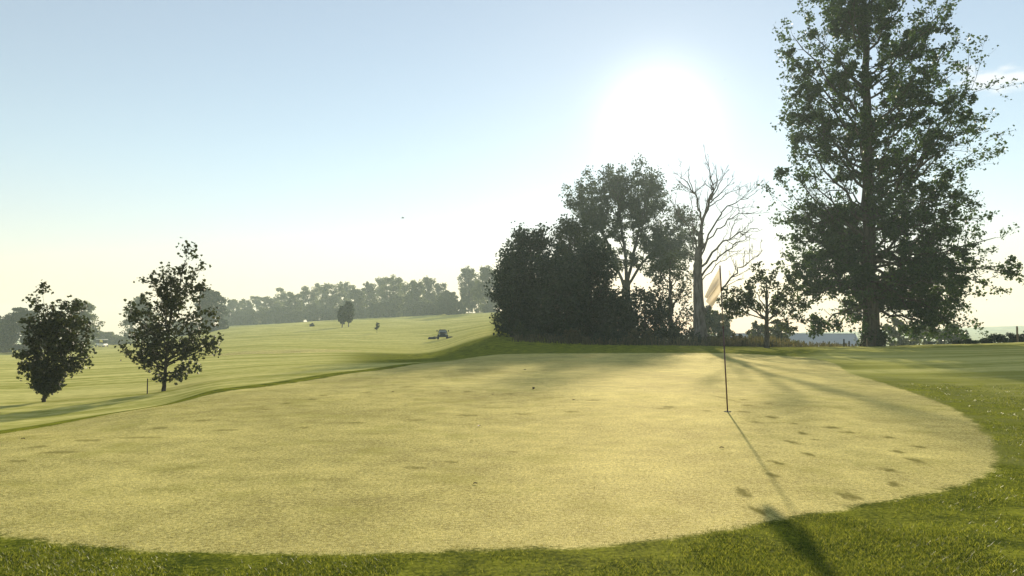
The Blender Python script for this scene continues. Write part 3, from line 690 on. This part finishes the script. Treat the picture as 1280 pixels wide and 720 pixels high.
bush('bush', 1100, 52, 5, 1.5, 'ivy-like shrub hugging the right of the poplar foot', 519, n=600)
for i, (px, D, hw, h) in enumerate([(1215,53,14,.45),(1240,53,18,.75),(1262,53.5,16,.8),(1284,53,16,.9),(1200,54,14,.35)]):
    bush('bramble_bush', px, D, hw, h, ['dark bramble at the left start of the low right-hand hedge','taller dark bramble mound in the low right-hand hedge','dark bramble beside the wooden post at far right',
         'dark bramble cut by the right edge of the photo','thin low bramble trailing left towards the poplar'][i], 520+i, n=1300, ls=.13)

# weeds and dry stalks on the bank
def weeds():
    n = 5200; px = rng.uniform(640, 1090, n); D = rng.uniform(52, 58, n)+ (px < 860)*0
    k = rng.random(n) < np.interp(px, [640,860,960,1000,1090], [.35,.5,1,.35,.12]); px, D = px[k], D[k]
    x = (px-640)/F*D; z = ter(x, D); n = len(x)
    h = rng.uniform(.12, .75, n)*np.interp(px, [640,880,960,1000,1090],[.7,.9,1.1,.6,.3])
    w = rng.uniform(.015, .035, n); l = h*rng.uniform(-.35,.35,n)
    V = np.empty((n,4,3)); V[:,0] = np.stack([x-w,D,z-.02],-1); V[:,1] = np.stack([x+w,D,z-.02],-1); V[:,2] = np.stack([x+l+w*.6,D+l*.5,z+h],-1); V[:,3] = np.stack([x+l-w*.6,D+l*.5,z+h],-1)
    # seed heads / leaves on stalks
    m = n*3; i = rng.integers(0, n, m); t = rng.uniform(.3, 1.05, m); s_ = rng.uniform(.03,.09,m); a = rng.uniform(0,6.28,m)
    c = np.stack([x[i]+l[i]*t, D[i]+l[i]*.5*t, z[i]+h[i]*t], -1)
    U = np.stack([np.cos(a), .3*np.sin(a), np.sin(a)*.6+.3], -1)*s_[:,None]; W = np.stack([-np.sin(a)*.4, np.cos(a), .5+0*a], -1)*s_[:,None]*.5
    L = np.stack([c-U, c+W, c+U, c-W], 1)
    V = np.concatenate([V.reshape(-1,3), L.reshape(-1,3)]); q = len(V)//4
    tag(mesh('weeds', V, np.arange(q*4).reshape(-1,4), M['scrub'], fattr={'tint': rng.random(q)}), 'straggly dry weeds and stalks on the bank behind the green', None, None, 'stuff')
weeds()

# ------------------------------------------------------------------ flagstick and hole
M['pole'] = plain('pole_paint', (.07,.03,.03), .35)
M['pole_light'] = plain('pole_grey', (.10,.09,.08), .4)
M['cloth'] = None
t = NT('flag_cloth'); co = t.n('ShaderNodeTexCoord').outputs['Object']
n = t.noise(co, 9, 4); tn = t.attr('tint')
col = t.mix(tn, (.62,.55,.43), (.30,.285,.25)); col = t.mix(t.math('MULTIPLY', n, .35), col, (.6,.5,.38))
wv = t.n('ShaderNodeTexNoise', {'Vector': co, 'Scale': 300.0}).outputs[0]
bp = t.n('ShaderNodeBump', {'Height': wv, 'Strength': .3, 'Distance': .001}).outputs[0]
pb = t.n('ShaderNodeBsdfPrincipled', {'Base Color': col, 'Roughness': .8, 'Normal': bp}); tl = t.n('ShaderNodeBsdfTranslucent', {'Color': col})
mx = t.n('ShaderNodeMixShader', {0: .32, 1: pb.outputs[0], 2: tl.outputs[0]}); t.t.links.new(mx.outputs[0], t.out.inputs[0]); M['cloth'] = t.m
fx, fy = flat(909.5, 515); fb = np.array([fx, fy, tz(fx, fy)+.006]); DF = fy
top = pt(900, 333, DF)
root = empty('flagstick', tuple(fb), 'thin dark golf flagstick with limp cream flag standing in the green', 'flagstick')
u_ = (top-fb)
m_ = MB(); m_.tube([u_*s for s in (-.04, .3, .58)], [.0125,.0122,.0115], 12, True)
m_.build('lower_pole', M['pole'], root, True)
m_ = MB(); m_.tube([u_*s for s in (.58, .72, .83)], [.0105,.010,.0095], 12, True); m_.build('upper_pole', M['pole_light'], root, True)
m_ = MB(); m_.tube([u_*s for s in (.83, .9, 1.0)], [.0125,.0125,.0115], 12, True); m_.tube([u_*1.0, u_*1.008], [.014,.006], 12, True)
m_.build('sleeve', M['pole'], root, True)
for s_ in (.575, .70): 
    m_ = MB(); m_.tube([u_*s_, u_*(s_+.012)], [.0155,.0155], 12, True); m_.build('collar', M['pole'], root, True)
# cloth grid: fly direction s, hoist direction h
NS, NH = 40, 30
V = np.empty((NS, NH, 3)); ti = np.empty((NS-1, NH-1))
A0, A1 = pt(899.5,334,DF)-fb, pt(902.5,363,DF)-fb
B0, B1 = pt(880.5,371.5,DF)-fb, pt(888,385,DF)-fb
for i in range(NS):
    s_ = i/(NS-1)
    for j in range(NH):
        h_ = j/(NH-1)
        p = (A0*(1-h_)+A1*h_)*(1-s_)+(B0*(1-h_)+B1*h_)*s_
        fold = math.sin(h_*8.5+s_*2.6)*.075*min(1, s_*2.2)+math.sin(h_*19+1+s_*4)*.016*min(1, s_*3)
        notch = np.array([.010*math.sin(h_*9+.6)*min(1,s_*2.5), 0, .035*math.sin(math.pi*h_)*s_*(1-.3*s_) - .03*s_*(1-s_)])
        V[i,j] = p + np.array([0, fold, 0]) + notch
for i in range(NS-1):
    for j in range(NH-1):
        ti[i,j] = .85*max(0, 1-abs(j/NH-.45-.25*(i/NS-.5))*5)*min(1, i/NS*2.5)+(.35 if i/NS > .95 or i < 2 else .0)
ii = np.arange(NS-1)[:,None]*NH; jj = np.arange(NH-1)[None,:]
ff_ = np.stack([ii+jj, ii+jj+1, ii+NH+jj+1, ii+NH+jj], -1).reshape(-1,4)
o = mesh('flag', V.reshape(-1,3), ff_, M['cloth'], root, True, fattr={'tint': ti.ravel()})
M['dark'] = plain('cup_shade_and_trim', (.012,.012,.01), .8)  # matt black for trim, and for the shade inside the hole
M['white'] = plain('white_plastic', (.75,.74,.7), .4)
hr = empty('golf_hole', tuple(fb), 'golf hole around the foot of the flagstick, its shade a flat dark disc', 'hole')
m_ = MB(); an = np.linspace(0, 2*math.pi, 33)[:-1]
V0 = np.stack([.054*np.cos(an), .054*np.sin(an), 0*an+.004], -1); m_.add(V0, np.array([range(32)])); m_.build('cup_shade', M['dark'], hr)  # no hole is cut: a flat dark disc stands in for its shade
m_ = MB(); V1 = np.concatenate([np.stack([r_*np.cos(an), r_*np.sin(an), 0*an+z_], -1) for r_, z_ in ((.054,.004),(.056,.010),(.062,.008),(.068,.0))])
f = [[r_*32+j, r_*32+(j+1)%32, (r_+1)*32+(j+1)%32, (r_+1)*32+j] for r_ in range(3) for j in range(32)]
m_.add(V1, np.array(f)); m_.build('rim', plain('worn_turf', (.06,.06,.02), .9), hr)

# ------------------------------------------------------------------ bits lying on the green
M['leaf_dead'] = plain('dead_leaf', (.05,.03,.015), .7)
def clod(px, py, s, label, name='earth_clod', cat='clod', flatn=.7):
    fx, fy = flat(px, py); z = tz(fx, fy)+.006
    nb = 10; V = []; 
    for i in range(1, 6):
        ph = math.pi*i/6
        for j in range(nb):
            a = 2*math.pi*j/nb; q = s*(1+rnd.uniform(-.2,.2))
            V.append((q*math.sin(ph)*math.cos(a), q*math.sin(ph)*math.sin(a), s*flatn+q*flatn*math.cos(ph)))
    f = [[i*nb+j, i*nb+(j+1)%nb, (i+1)*nb+(j+1)%nb, (i+1)*nb+j] for i in range(4) for j in range(nb)]
    m_ = MB(); m_.add(V, [np.array(f)[:, ::-1], np.array([list(range(nb)), list(range(4*nb, 5*nb))[::-1]])])
    o = m_.build(name, M['leaf_dead'], None, True); o.location = (fx, fy, z); return tag(o, label, cat)
clod(667, 487, .030, 'small round dark clod on the green, the biggest of the dark specks', flatn=.9)
def fallen(px, py, L, label):
    fx, fy = flat(px, py); z = tz(fx, fy)+.012
    a = rnd.uniform(0, 3.1); V = []; n = 7
    for i in range(n):
        t = i/(n-1)-.5; w = .32*L*math.cos(t*math.pi)**.6+.002
        for sgn in (-1, 0, 1):
            V.append((t*L, sgn*w, .25*L*(1-4*t*t)*.5+(abs(sgn))*.18*L))
    f = [[i*3+k, i*3+k+1, i*3+k+4, i*3+k+3] for i in range(n-1) for k in range(2)]
    m_ = MB(); m_.add(V, np.array(f)); o = m_.build('fallen_leaf', M['leaf_dead'], None, True)
    o.location = (fx, fy, z); o.rotation_euler = (0, 0, a); tag(o, label, 'leaf', 'dead leaves fallen on the green')
for px, py, L, lb in [(599,534,.06,'curled dark leaf below the long dash of dew marks mid-left of the flag'),(616,494,.045,'tiny dark leaf left of the round clod'),(717,501,.05,'tiny dark leaf right of the round clod'),
                      (491,491,.05,'tiny dark leaf far left of the round clod'),(29,546,.05,'small dark leaf near the left edge of the green'),(902,561,.05,'small dark leaf left of the flag shadow'),
                      (754,456,.07,'dark leaf at the shaded back of the green'),(656,463,.08,'dark leaf in the tree shadow at the back left of the green'),(806,489,.05,'brown leaf between the clod and the flag'),
                      (594,606,.04,'brown leaf fragment in the foreground turf'),(494,467,.08,'dark leaf at the back left edge of the green')]:
    fallen(px, py, L, lb)

# ------------------------------------------------------------------ posts and stakes
M['wood'] = bark_mat('post_wood', (.12,.09,.06), (.28,.23,.17), 14)
M['wood_dark'] = bark_mat('stake_wood', (.03,.026,.02), (.08,.07,.05), 14)
def post(name, px, D, h, r, mat, label, cap=True, lean=0.0, cat='post'):
    b = gp(px, D); root = empty(name, tuple(b), label, cat)
    m_ = MB(); m_.tube([(0,0,-.15),(lean*h*.5,0,h*.5),(lean*h,0,h-.02)], [r,r*.98,r*.95], 10, True); m_.build('shaft', mat, root)
    m_ = MB(); m_.tube([(lean*h,0,h-.02),(lean*h,0,h+r*.6)], [r*1.08,r*.5], 10, True); m_.build('tip', mat, root)
    return root
post('stake', 186.5, 23.6, .46, .018, M['wood_dark'], 'thin dark stake in the grass just left of the taller maple')
post('post', 643.5, 66, 1.15, .10, M['wood'], 'pale short post in the shade at the left foot of the tree group')
post('fence_post', 1270.5, 52.5, 1.05, .065, M['wood'], 'weathered wooden post standing in the low hedge at far right')
post('marker_post', 1082.5, 51, .55, .045, M['wood'], 'short pale post in front of the poplar trunk')
post('marker_post', 1054, 52, .50, .05, M['wood_dark'], 'taller of the two small dark posts left of the poplar trunk')
post('marker_post', 1060.5, 52.5, .36, .05, M['wood_dark'], 'shorter of the two small dark posts left of the poplar trunk')
# far flagstick on the left fairway
b = gp(126, 95); root = empty('far_flagstick', tuple(b), 'thin pale yellow flagstick far down the left fairway', 'flagstick')
m_ = MB(); m_.tube([(0,0,-.05),(0,0,1.9)], [.022,.018], 8, True); m_.build('pole', plain('yellow_paint', (.6,.55,.2), .5), root)
m_ = MB(); V = [(x_*.34, .03*math.sin(x_*6), 1.88-z_*.28-x_*.12) for x_ in (0,.33,.66,1) for z_ in (0,.5,1)]
m_.add(V, np.array([[i*3+k, i*3+k+1, i*3+k+4, i*3+k+3] for i in range(3) for k in range(2)])); m_.build('flag', plain('yellow_cloth', (.65,.6,.25), .8), root, True)

# ------------------------------------------------------------------ fairway mower
M['body'] = plain('mower_paint', (.008,.02,.035), .6, .3)
M['tyre'] = plain('tyre', (.015,.015,.015), .9)
M['glint_glass'] = plain('windscreen', (.22,.27,.31), .4, .5)  # pale blue-grey colour stands in for the glint on the windscreen
M['grey'] = plain('metal_grey', (.25,.26,.27), .4, .5, .6)
b = gp(553.5, 92); root = empty('fairway_mower', tuple(b), 'dark blue ride-on mower with wide wings parked on the bank left of the trees', 'mower')
root.rotation_euler = (0, 0, R(6)); root.scale = (.85,.85,.85)
m_ = MB(); m_.box((0,-.35,.58), (1.4,1.5,.5), bev=.10, taper=.88); m_.box((0,.75,.55), (1.0,.9,.36), bev=.06); m_.build('body', M['body'], root)
m_ = MB(); m_.box((0,-.55,.96), (.95,.95,.2), bev=.06, taper=.85); m_.build('bonnet', M['body'], root)
for sx in (-1,1):
    for P_ in ([(sx*.66,.15,.80),(sx*.58,.2,1.12),(sx*.46,.25,1.32)], [(sx*.66,1.0,.75),(sx*.58,.95,1.12),(sx*.46,.9,1.32)]):
        m_ = MB(); m_.tube(P_, .03, 6, True); m_.build('roof_post', M['dark'], root)
m_ = MB(); m_.box((0,.58,1.35), (1.12,.95,.10), bev=.04, taper=.8); m_.build('roof', M['body'], root)
m_ = MB(); m_.add([(-.6,.12,.86),(.6,.12,.86),(.46,.2,1.29),(-.46,.2,1.29),(-.6,.135,.86),(.6,.135,.86),(.46,.215,1.29),(-.46,.215,1.29)], np.array([[0,1,2,3],[7,6,5,4],[0,4,5,1],[1,5,6,2],[2,6,7,3],[3,7,4,0]])); m_.build('windscreen', M['glint_glass'], root)
m_ = MB(); m_.box((0,.75,.85), (.5,.5,.14), bev=.04); m_.box((0,1.0,1.1), (.5,.12,.5), bev=.04); m_.build('seat', M['dark'], root)
for sx in (-1,1):
    for yy, rr3 in ((-.75,.34),(.8,.28)):
        m_ = MB(); m_.tube([(sx*.50,yy,rr3),(sx*.53,yy,rr3),(sx*.72,yy,rr3),(sx*.75,yy,rr3)], [rr3*.88,rr3,rr3,rr3*.88], 18, True)
        w_ = m_.build('wheel', M['tyre'], root)
        m_ = MB(); m_.tube([(sx*.74,yy,rr3),(sx*.765,yy,rr3)], [rr3*.5,rr3*.45], 14, True); m_.build('rim', M['grey'], w_)
    m_ = MB(); m_.tube([(sx*.56,.14,1.1),(sx*.74,.05,1.2)], .015, 5, True); m_.box((sx*.80,.05,1.2), (.16,.05,.2), bev=.02); m_.build('mirror', M['dark'], root)
    m_ = MB(); m_.tube([(sx*.45,-1.105,.7),(sx*.45,-1.13,.7)], [.09,.08], 12, True); m_.build('headlight', M['glint_glass'], root)
    wg = MB()
    wg.box((sx*1.5,-.5,.24), (1.05,.7,.24), bev=.05, taper=.9); wg.box((sx*.85,-.9,.24), (.55,.55,.22), bev=.05)
    wg.tube([(sx*.55,-.2,.5),(sx*1.4,-.4,.36)], .04, 6, True); wg.build('cutting_deck', M['body'], root)
    m_ = MB(); m_.tube([(sx*1.0,-.1,.12),(sx*2.05,-.1,.12)], .1, 10, True); m_.build('roller', M['tyre'], root)

# ------------------------------------------------------------------ barn roof in the valley
M['wall'] = plain('barn_wall', (.35,.35,.34), .8)
t = NT('roof_sheet'); co = t.n('ShaderNodeTexCoord').outputs['Object']
wv = t.n('ShaderNodeTexWave', {'Vector': co, 'Scale': 2.2, 'Distortion': 0.0}, bands_direction='X').outputs[1]
n = t.noise(co, .8, 4); col = t.mix(n, (.34,.37,.39), (.46,.48,.50))
bp = t.n('ShaderNodeBump', {'Height': wv, 'Strength': .4, 'Distance': .04}).outputs[0]
pb = t.n('ShaderNodeBsdfPrincipled', {'Base Color': col, 'Roughness': .6, 'Normal': bp}); t.t.links.new(pb.outputs[0], t.out.inputs[0]); M['roof'] = t.m
DB = 125
pL, pR = pt(915, 415.5, DB), pt(1085, 420.5, DB-4)
L = pR[0]-pL[0]; zr = (pL[2]+pR[2])/2; cx = (pL[0]+pR[0])/2; gz = tz(cx, DB)
root = empty('barn', (cx, DB, gz), 'long low barn with blue-grey roof beyond the green, left of the poplar trunk', 'barn')
root.rotation_euler = (0, 0, math.atan2(-4, L))
zr -= gz; eave = zr-2.3
m_ = MB(); m_.box((0,3.5,eave/2-.4), (L-.6,9.4,eave+.8-.02)); 
for sx in (-1,1): m_.add([(sx*(L/2-.32),-1.2,eave-.01),(sx*(L/2-.32),8.2,eave-.01),(sx*(L/2-.32),3.5,zr-.12)], np.array([[0,1,2]]))
m_.build('wall', M['wall'], root)
m_ = MB()
for s_ in (-1, 1):
    y0, y1 = 3.5, 3.5+s_*5.2
    m_.add([(-L/2,y0,zr),(L/2,y0,zr),(L/2,y1,eave-.1),(-L/2,y1,eave-.1),(-L/2,y0,zr-.08),(L/2,y0,zr-.08),(L/2,y1,eave-.18),(-L/2,y1,eave-.18)],
           np.array([[0,1,2,3],[7,6,5,4],[3,2,6,7],[0,3,7,4],[1,5,6,2]]))
rf = m_.build('roof', M['roof'], root)
m_ = MB(); m_.tube([(-L/2,3.5,zr+.02),(L/2,3.5,zr+.02)], .09, 8, True); m_.build('ridge', M['roof'], rf)
vx = pt(1023, 418, DB)[0]-cx
m_ = MB(); m_.tube([(vx,3.3,zr-.2),(vx,3.3,zr+.35)], .13, 10, True); m_.tube([(vx,3.3,zr+.35),(vx,3.3,zr+.5)], [.22,.08], 10, True); m_.build('vent', M['grey'], rf)
for k in range(5):
    m_ = MB(); m_.box((-L/2+2+k*(L-4)/4,-1.22,eave*.55), (1.4,.05,1.0)); m_.build('window', M['glint_glass'], root)
m_ = MB(); m_.box((L*.3,-1.23,1.3), (3.2,.07,2.6)); m_.build('door', M['wood'], root)

# ------------------------------------------------------------------ white carts at the foot of the far trees
def cart(px, D, label, s=1.0):
    b = gp(px, D); root = empty('golf_cart', tuple(b), label, 'cart', 'small carts by the far trees')
    m_ = MB(); m_.box((0,0,.55), (1.15,2.1,.5), bev=.1, taper=.94); m_.build('body', M['white'], root)
    for sx in (-1,1):
        for yy in (-.6,.7): m_ = MB(); m_.tube([(sx*.5,yy,.78),(sx*.48,yy*.9,1.72)], .025, 6, True); m_.build('roof_post', M['dark'], root)
    m_ = MB(); m_.box((0,.05,1.76), (1.2,1.7,.09), bev=.03); m_.build('canopy', M['white'], root)
    m_ = MB(); m_.box((0,.2,.9), (1.0,.45,.18), bev=.05); m_.box((0,.45,1.15), (1.0,.12,.42), bev=.04); m_.build('seat', M['dark'], root)
    for sx in (-1,1):
        for yy in (-.75,.75):
            m_ = MB(); m_.tube([(sx*.46,yy,.24),(sx*.62,yy,.24)], .24, 14, True); m_.build('wheel', M['tyre'], root)
cart(130.5, 178, 'right white golf cart, a speck between the two maples at the foot of far trees')
cart(126, 186, 'left white golf cart, a fainter speck between the two maples')

# ------------------------------------------------------------------ birds
def bird(px, py, D, span, label):
    p = pt(px, py, D); V = []; F_ = []
    m_ = MB(); P = np.array([(-.42,0,0),(-.3,0,.01),(-.1,0,.02),(.1,0,.02),(.25,0,.03),(.36,0,.04),(.44,0,.03)])*span
    m_.tube(P, np.array([.01,.05,.085,.09,.065,.05,.008])*span, 10, True)
    for s_ in (-1, 1):
        W = np.array([(.16,.04*s_,.03),(-.08,.04*s_,.03),(.16,.28*s_,.16),(-.06,.26*s_,.15),(.02,.5*s_,.10),(-.06,.5*s_,.09)])*span
        W2 = W-np.array([0,0,.012*span])
        m_.add(np.concatenate([W, W2]), np.array([[0,2,3,1],[2,4,5,3],[6,7,9,8],[8,9,11,10],[0,6,8,2],[2,8,10,4],[1,3,9,7],[3,5,11,9],[4,10,11,5]]))
    m_.add(np.array([(-.38,-.02,.0),(-.38,.02,.0),(-.58,.08,0),(-.58,-.08,0),(-.38,-.02,-.012),(-.38,.02,-.012),(-.58,.08,-.012),(-.58,-.08,-.012)])*span,
           np.array([[0,1,2,3],[7,6,5,4],[0,4,5,1],[2,6,7,3],[1,5,6,2],[3,7,4,0]]))
    o = m_.build('bird', plain('plumage', (.03,.03,.035), .8), None, True); o.location = tuple(p); o.rotation_euler = (R(25), R(-10), R(35)); tag(o, label, 'bird')
bird(503.5, 272.5, 60, .34, 'small dark bird flying in the open sky left of the sun')
bird(906, 100, 95, .26, 'tiny faint bird high in the sky between the sun and the poplar')

# ------------------------------------------------------------------ haze
HAZE = .00090
hb = MB(); hb.box((0,0,3.0), (3000,3000,0))
m = bpy.data.materials.new('haze_air'); m.use_nodes = True; m.node_tree.nodes.clear()
o_ = m.node_tree.nodes.new('ShaderNodeOutputMaterial'); v_ = m.node_tree.nodes.new('ShaderNodeVolumePrincipled')
v_.inputs['Color'].default_value = (.54,.66,.68,1); v_.inputs['Density'].default_value = HAZE; v_.inputs['Anisotropy'].default_value = .15
m.node_tree.links.new(v_.outputs[0], o_.inputs['Volume'])
hb = MB(); hb.box((0, 0, 3.0), (2900, 2900, 66.0)); o = hb.build('haze', m); tag(o, 'thin morning haze over the whole golf course', None, None, 'stuff')

# ------------------------------------------------------------------ world, sun, camera
w = bpy.data.worlds.new('World'); sc.world = w; w.use_nodes = True; nt = w.node_tree; nt.nodes.clear()
class WT(NT):
    def __init__(s, t): s.t = t
W_ = WT(nt)
sky = W_.n('ShaderNodeTexSky', sky_type='NISHITA', sun_disc=False, sun_elevation=SUN_EL, sun_rotation=SUN_AZ, altitude=100, air_density=1.0, dust_density=.05, ozone_density=1.5)
tc = W_.n('ShaderNodeTexCoord').outputs['Generated']
dp = W_.n('ShaderNodeVectorMath', {0: tc, 1: tuple(sun_dir)}, operation='DOT_PRODUCT').outputs['Value']
ang = W_.math('ARCCOSINE', W_.math('MINIMUM', dp, .999999))
g1 = W_.math('MULTIPLY', W_.math('EXPONENT', W_.math('MULTIPLY', W_.math('POWER', W_.math('MULTIPLY', ang, 1/R(3.5)), 2.2), -1.0)), 6.0)
g2 = W_.math('MULTIPLY', W_.math('EXPONENT', W_.math('MULTIPLY', ang, -1/R(7.0))), .6)
gl_ = W_.math('ADD', g1, g2)
glow = W_.n('ShaderNodeVectorMath', {0: (1.0,.97,.88), 'Scale': gl_}, operation='SCALE').outputs[0]
glow = W_.n('ShaderNodeVectorMath', {0: glow, 1: (1.75,1.66,1.52)}, operation='ADD').outputs[0]
# cloud streak beside the poplar
cd = pt(1262, 97, 100)-CAM; cd /= np.linalg.norm(cd)
sx_ = np.cross(cd, (0,0,1)); sx_ /= np.linalg.norm(sx_); sy_ = np.cross(sx_, cd)
q1 = W_.n('ShaderNodeVectorMath', {0: tc, 1: tuple(sx_)}, operation='DOT_PRODUCT').outputs['Value']
q2 = W_.n('ShaderNodeVectorMath', {0: tc, 1: tuple(sy_)}, operation='DOT_PRODUCT').outputs['Value']
front = W_.math('GREATER_THAN', W_.n('ShaderNodeVectorMath', {0: tc, 1: tuple(cd)}, operation='DOT_PRODUCT').outputs['Value'], 0)
nz = W_.n('ShaderNodeTexNoise', {'Vector': W_.n('ShaderNodeMapping', {'Vector': tc, 'Scale': (14,14,40)}).outputs[0], 'Scale': 1.6, 'Detail': 6.0}).outputs[0]
q2s = W_.math('ADD', q2, W_.math('MULTIPLY', q1, .16))
e_ = W_.math('ADD', W_.math('POWER', W_.math('MULTIPLY', q1, 1/.085), 2), W_.math('POWER', W_.math('MULTIPLY', q2s, 1/.018), 2))
cm = W_.ramp(W_.math('SUBTRACT', W_.math('ADD', W_.math('MULTIPLY', nz, 3.2), -.85), e_), .0, 1.0)
cm = W_.math('MULTIPLY', W_.math('MULTIPLY', cm, front), .6)
sep = W_.n('ShaderNodeSeparateXYZ', {0: tc}).outputs[2]
tcol = W_.mix(W_.ramp(sep, 0.0, .22), (1.28,.96,.86), (1.34,1.25,1.14))
tint = W_.n('ShaderNodeVectorMath', {0: sky.outputs[0], 1: tcol}, operation='MULTIPLY').outputs[0]
sm = W_.n('ShaderNodeVectorMath', {0: tint, 1: glow}, operation='ADD').outputs[0]
cc = W_.mix(cm, sm, (11.5,11.2,10.8))
bg = W_.n('ShaderNodeBackground', {'Color': cc, 'Strength': .0425})
wo = nt.nodes.new('ShaderNodeOutputWorld'); nt.links.new(bg.outputs[0], wo.inputs[0])

sl = bpy.data.lights.new('sun', 'SUN'); sl.energy = 5.0; sl.angle = R(.7); sl.color = (1.0,.87,.66)
so = bpy.data.objects.new('sun', sl); link(so); so.location = (0,0,60)
from mathutils import Vector
so.rotation_euler = Vector(-sun_dir).to_track_quat('-Z', 'Y').to_euler()
cam = bpy.data.cameras.new('camera'); cam.sensor_width = 36; cam.lens = 36*F/1280; cam.clip_end = 6000; cam.clip_start = .05
co_ = bpy.data.objects.new('camera', cam); link(co_); co_.location = tuple(CAM); co_.rotation_euler = (math.pi/2+PITCH, 0, 0); sc.camera = co_
sc.view_settings.view_transform = 'Standard'; sc.view_settings.look = 'None'; sc.view_settings.gamma = 1; sc.view_settings.exposure = 1.35
sc.render.engine = 'CYCLES'
c = sc.cycles; c.use_denoising = True; c.max_bounces = 6; c.diffuse_bounces = 3; c.transmission_bounces = 4; c.glossy_bounces = 2; c.volume_bounces = 1; c.sample_clamp_indirect = 4; c.sample_clamp_direct = 12
c.caustics_reflective = False; c.caustics_refractive = False
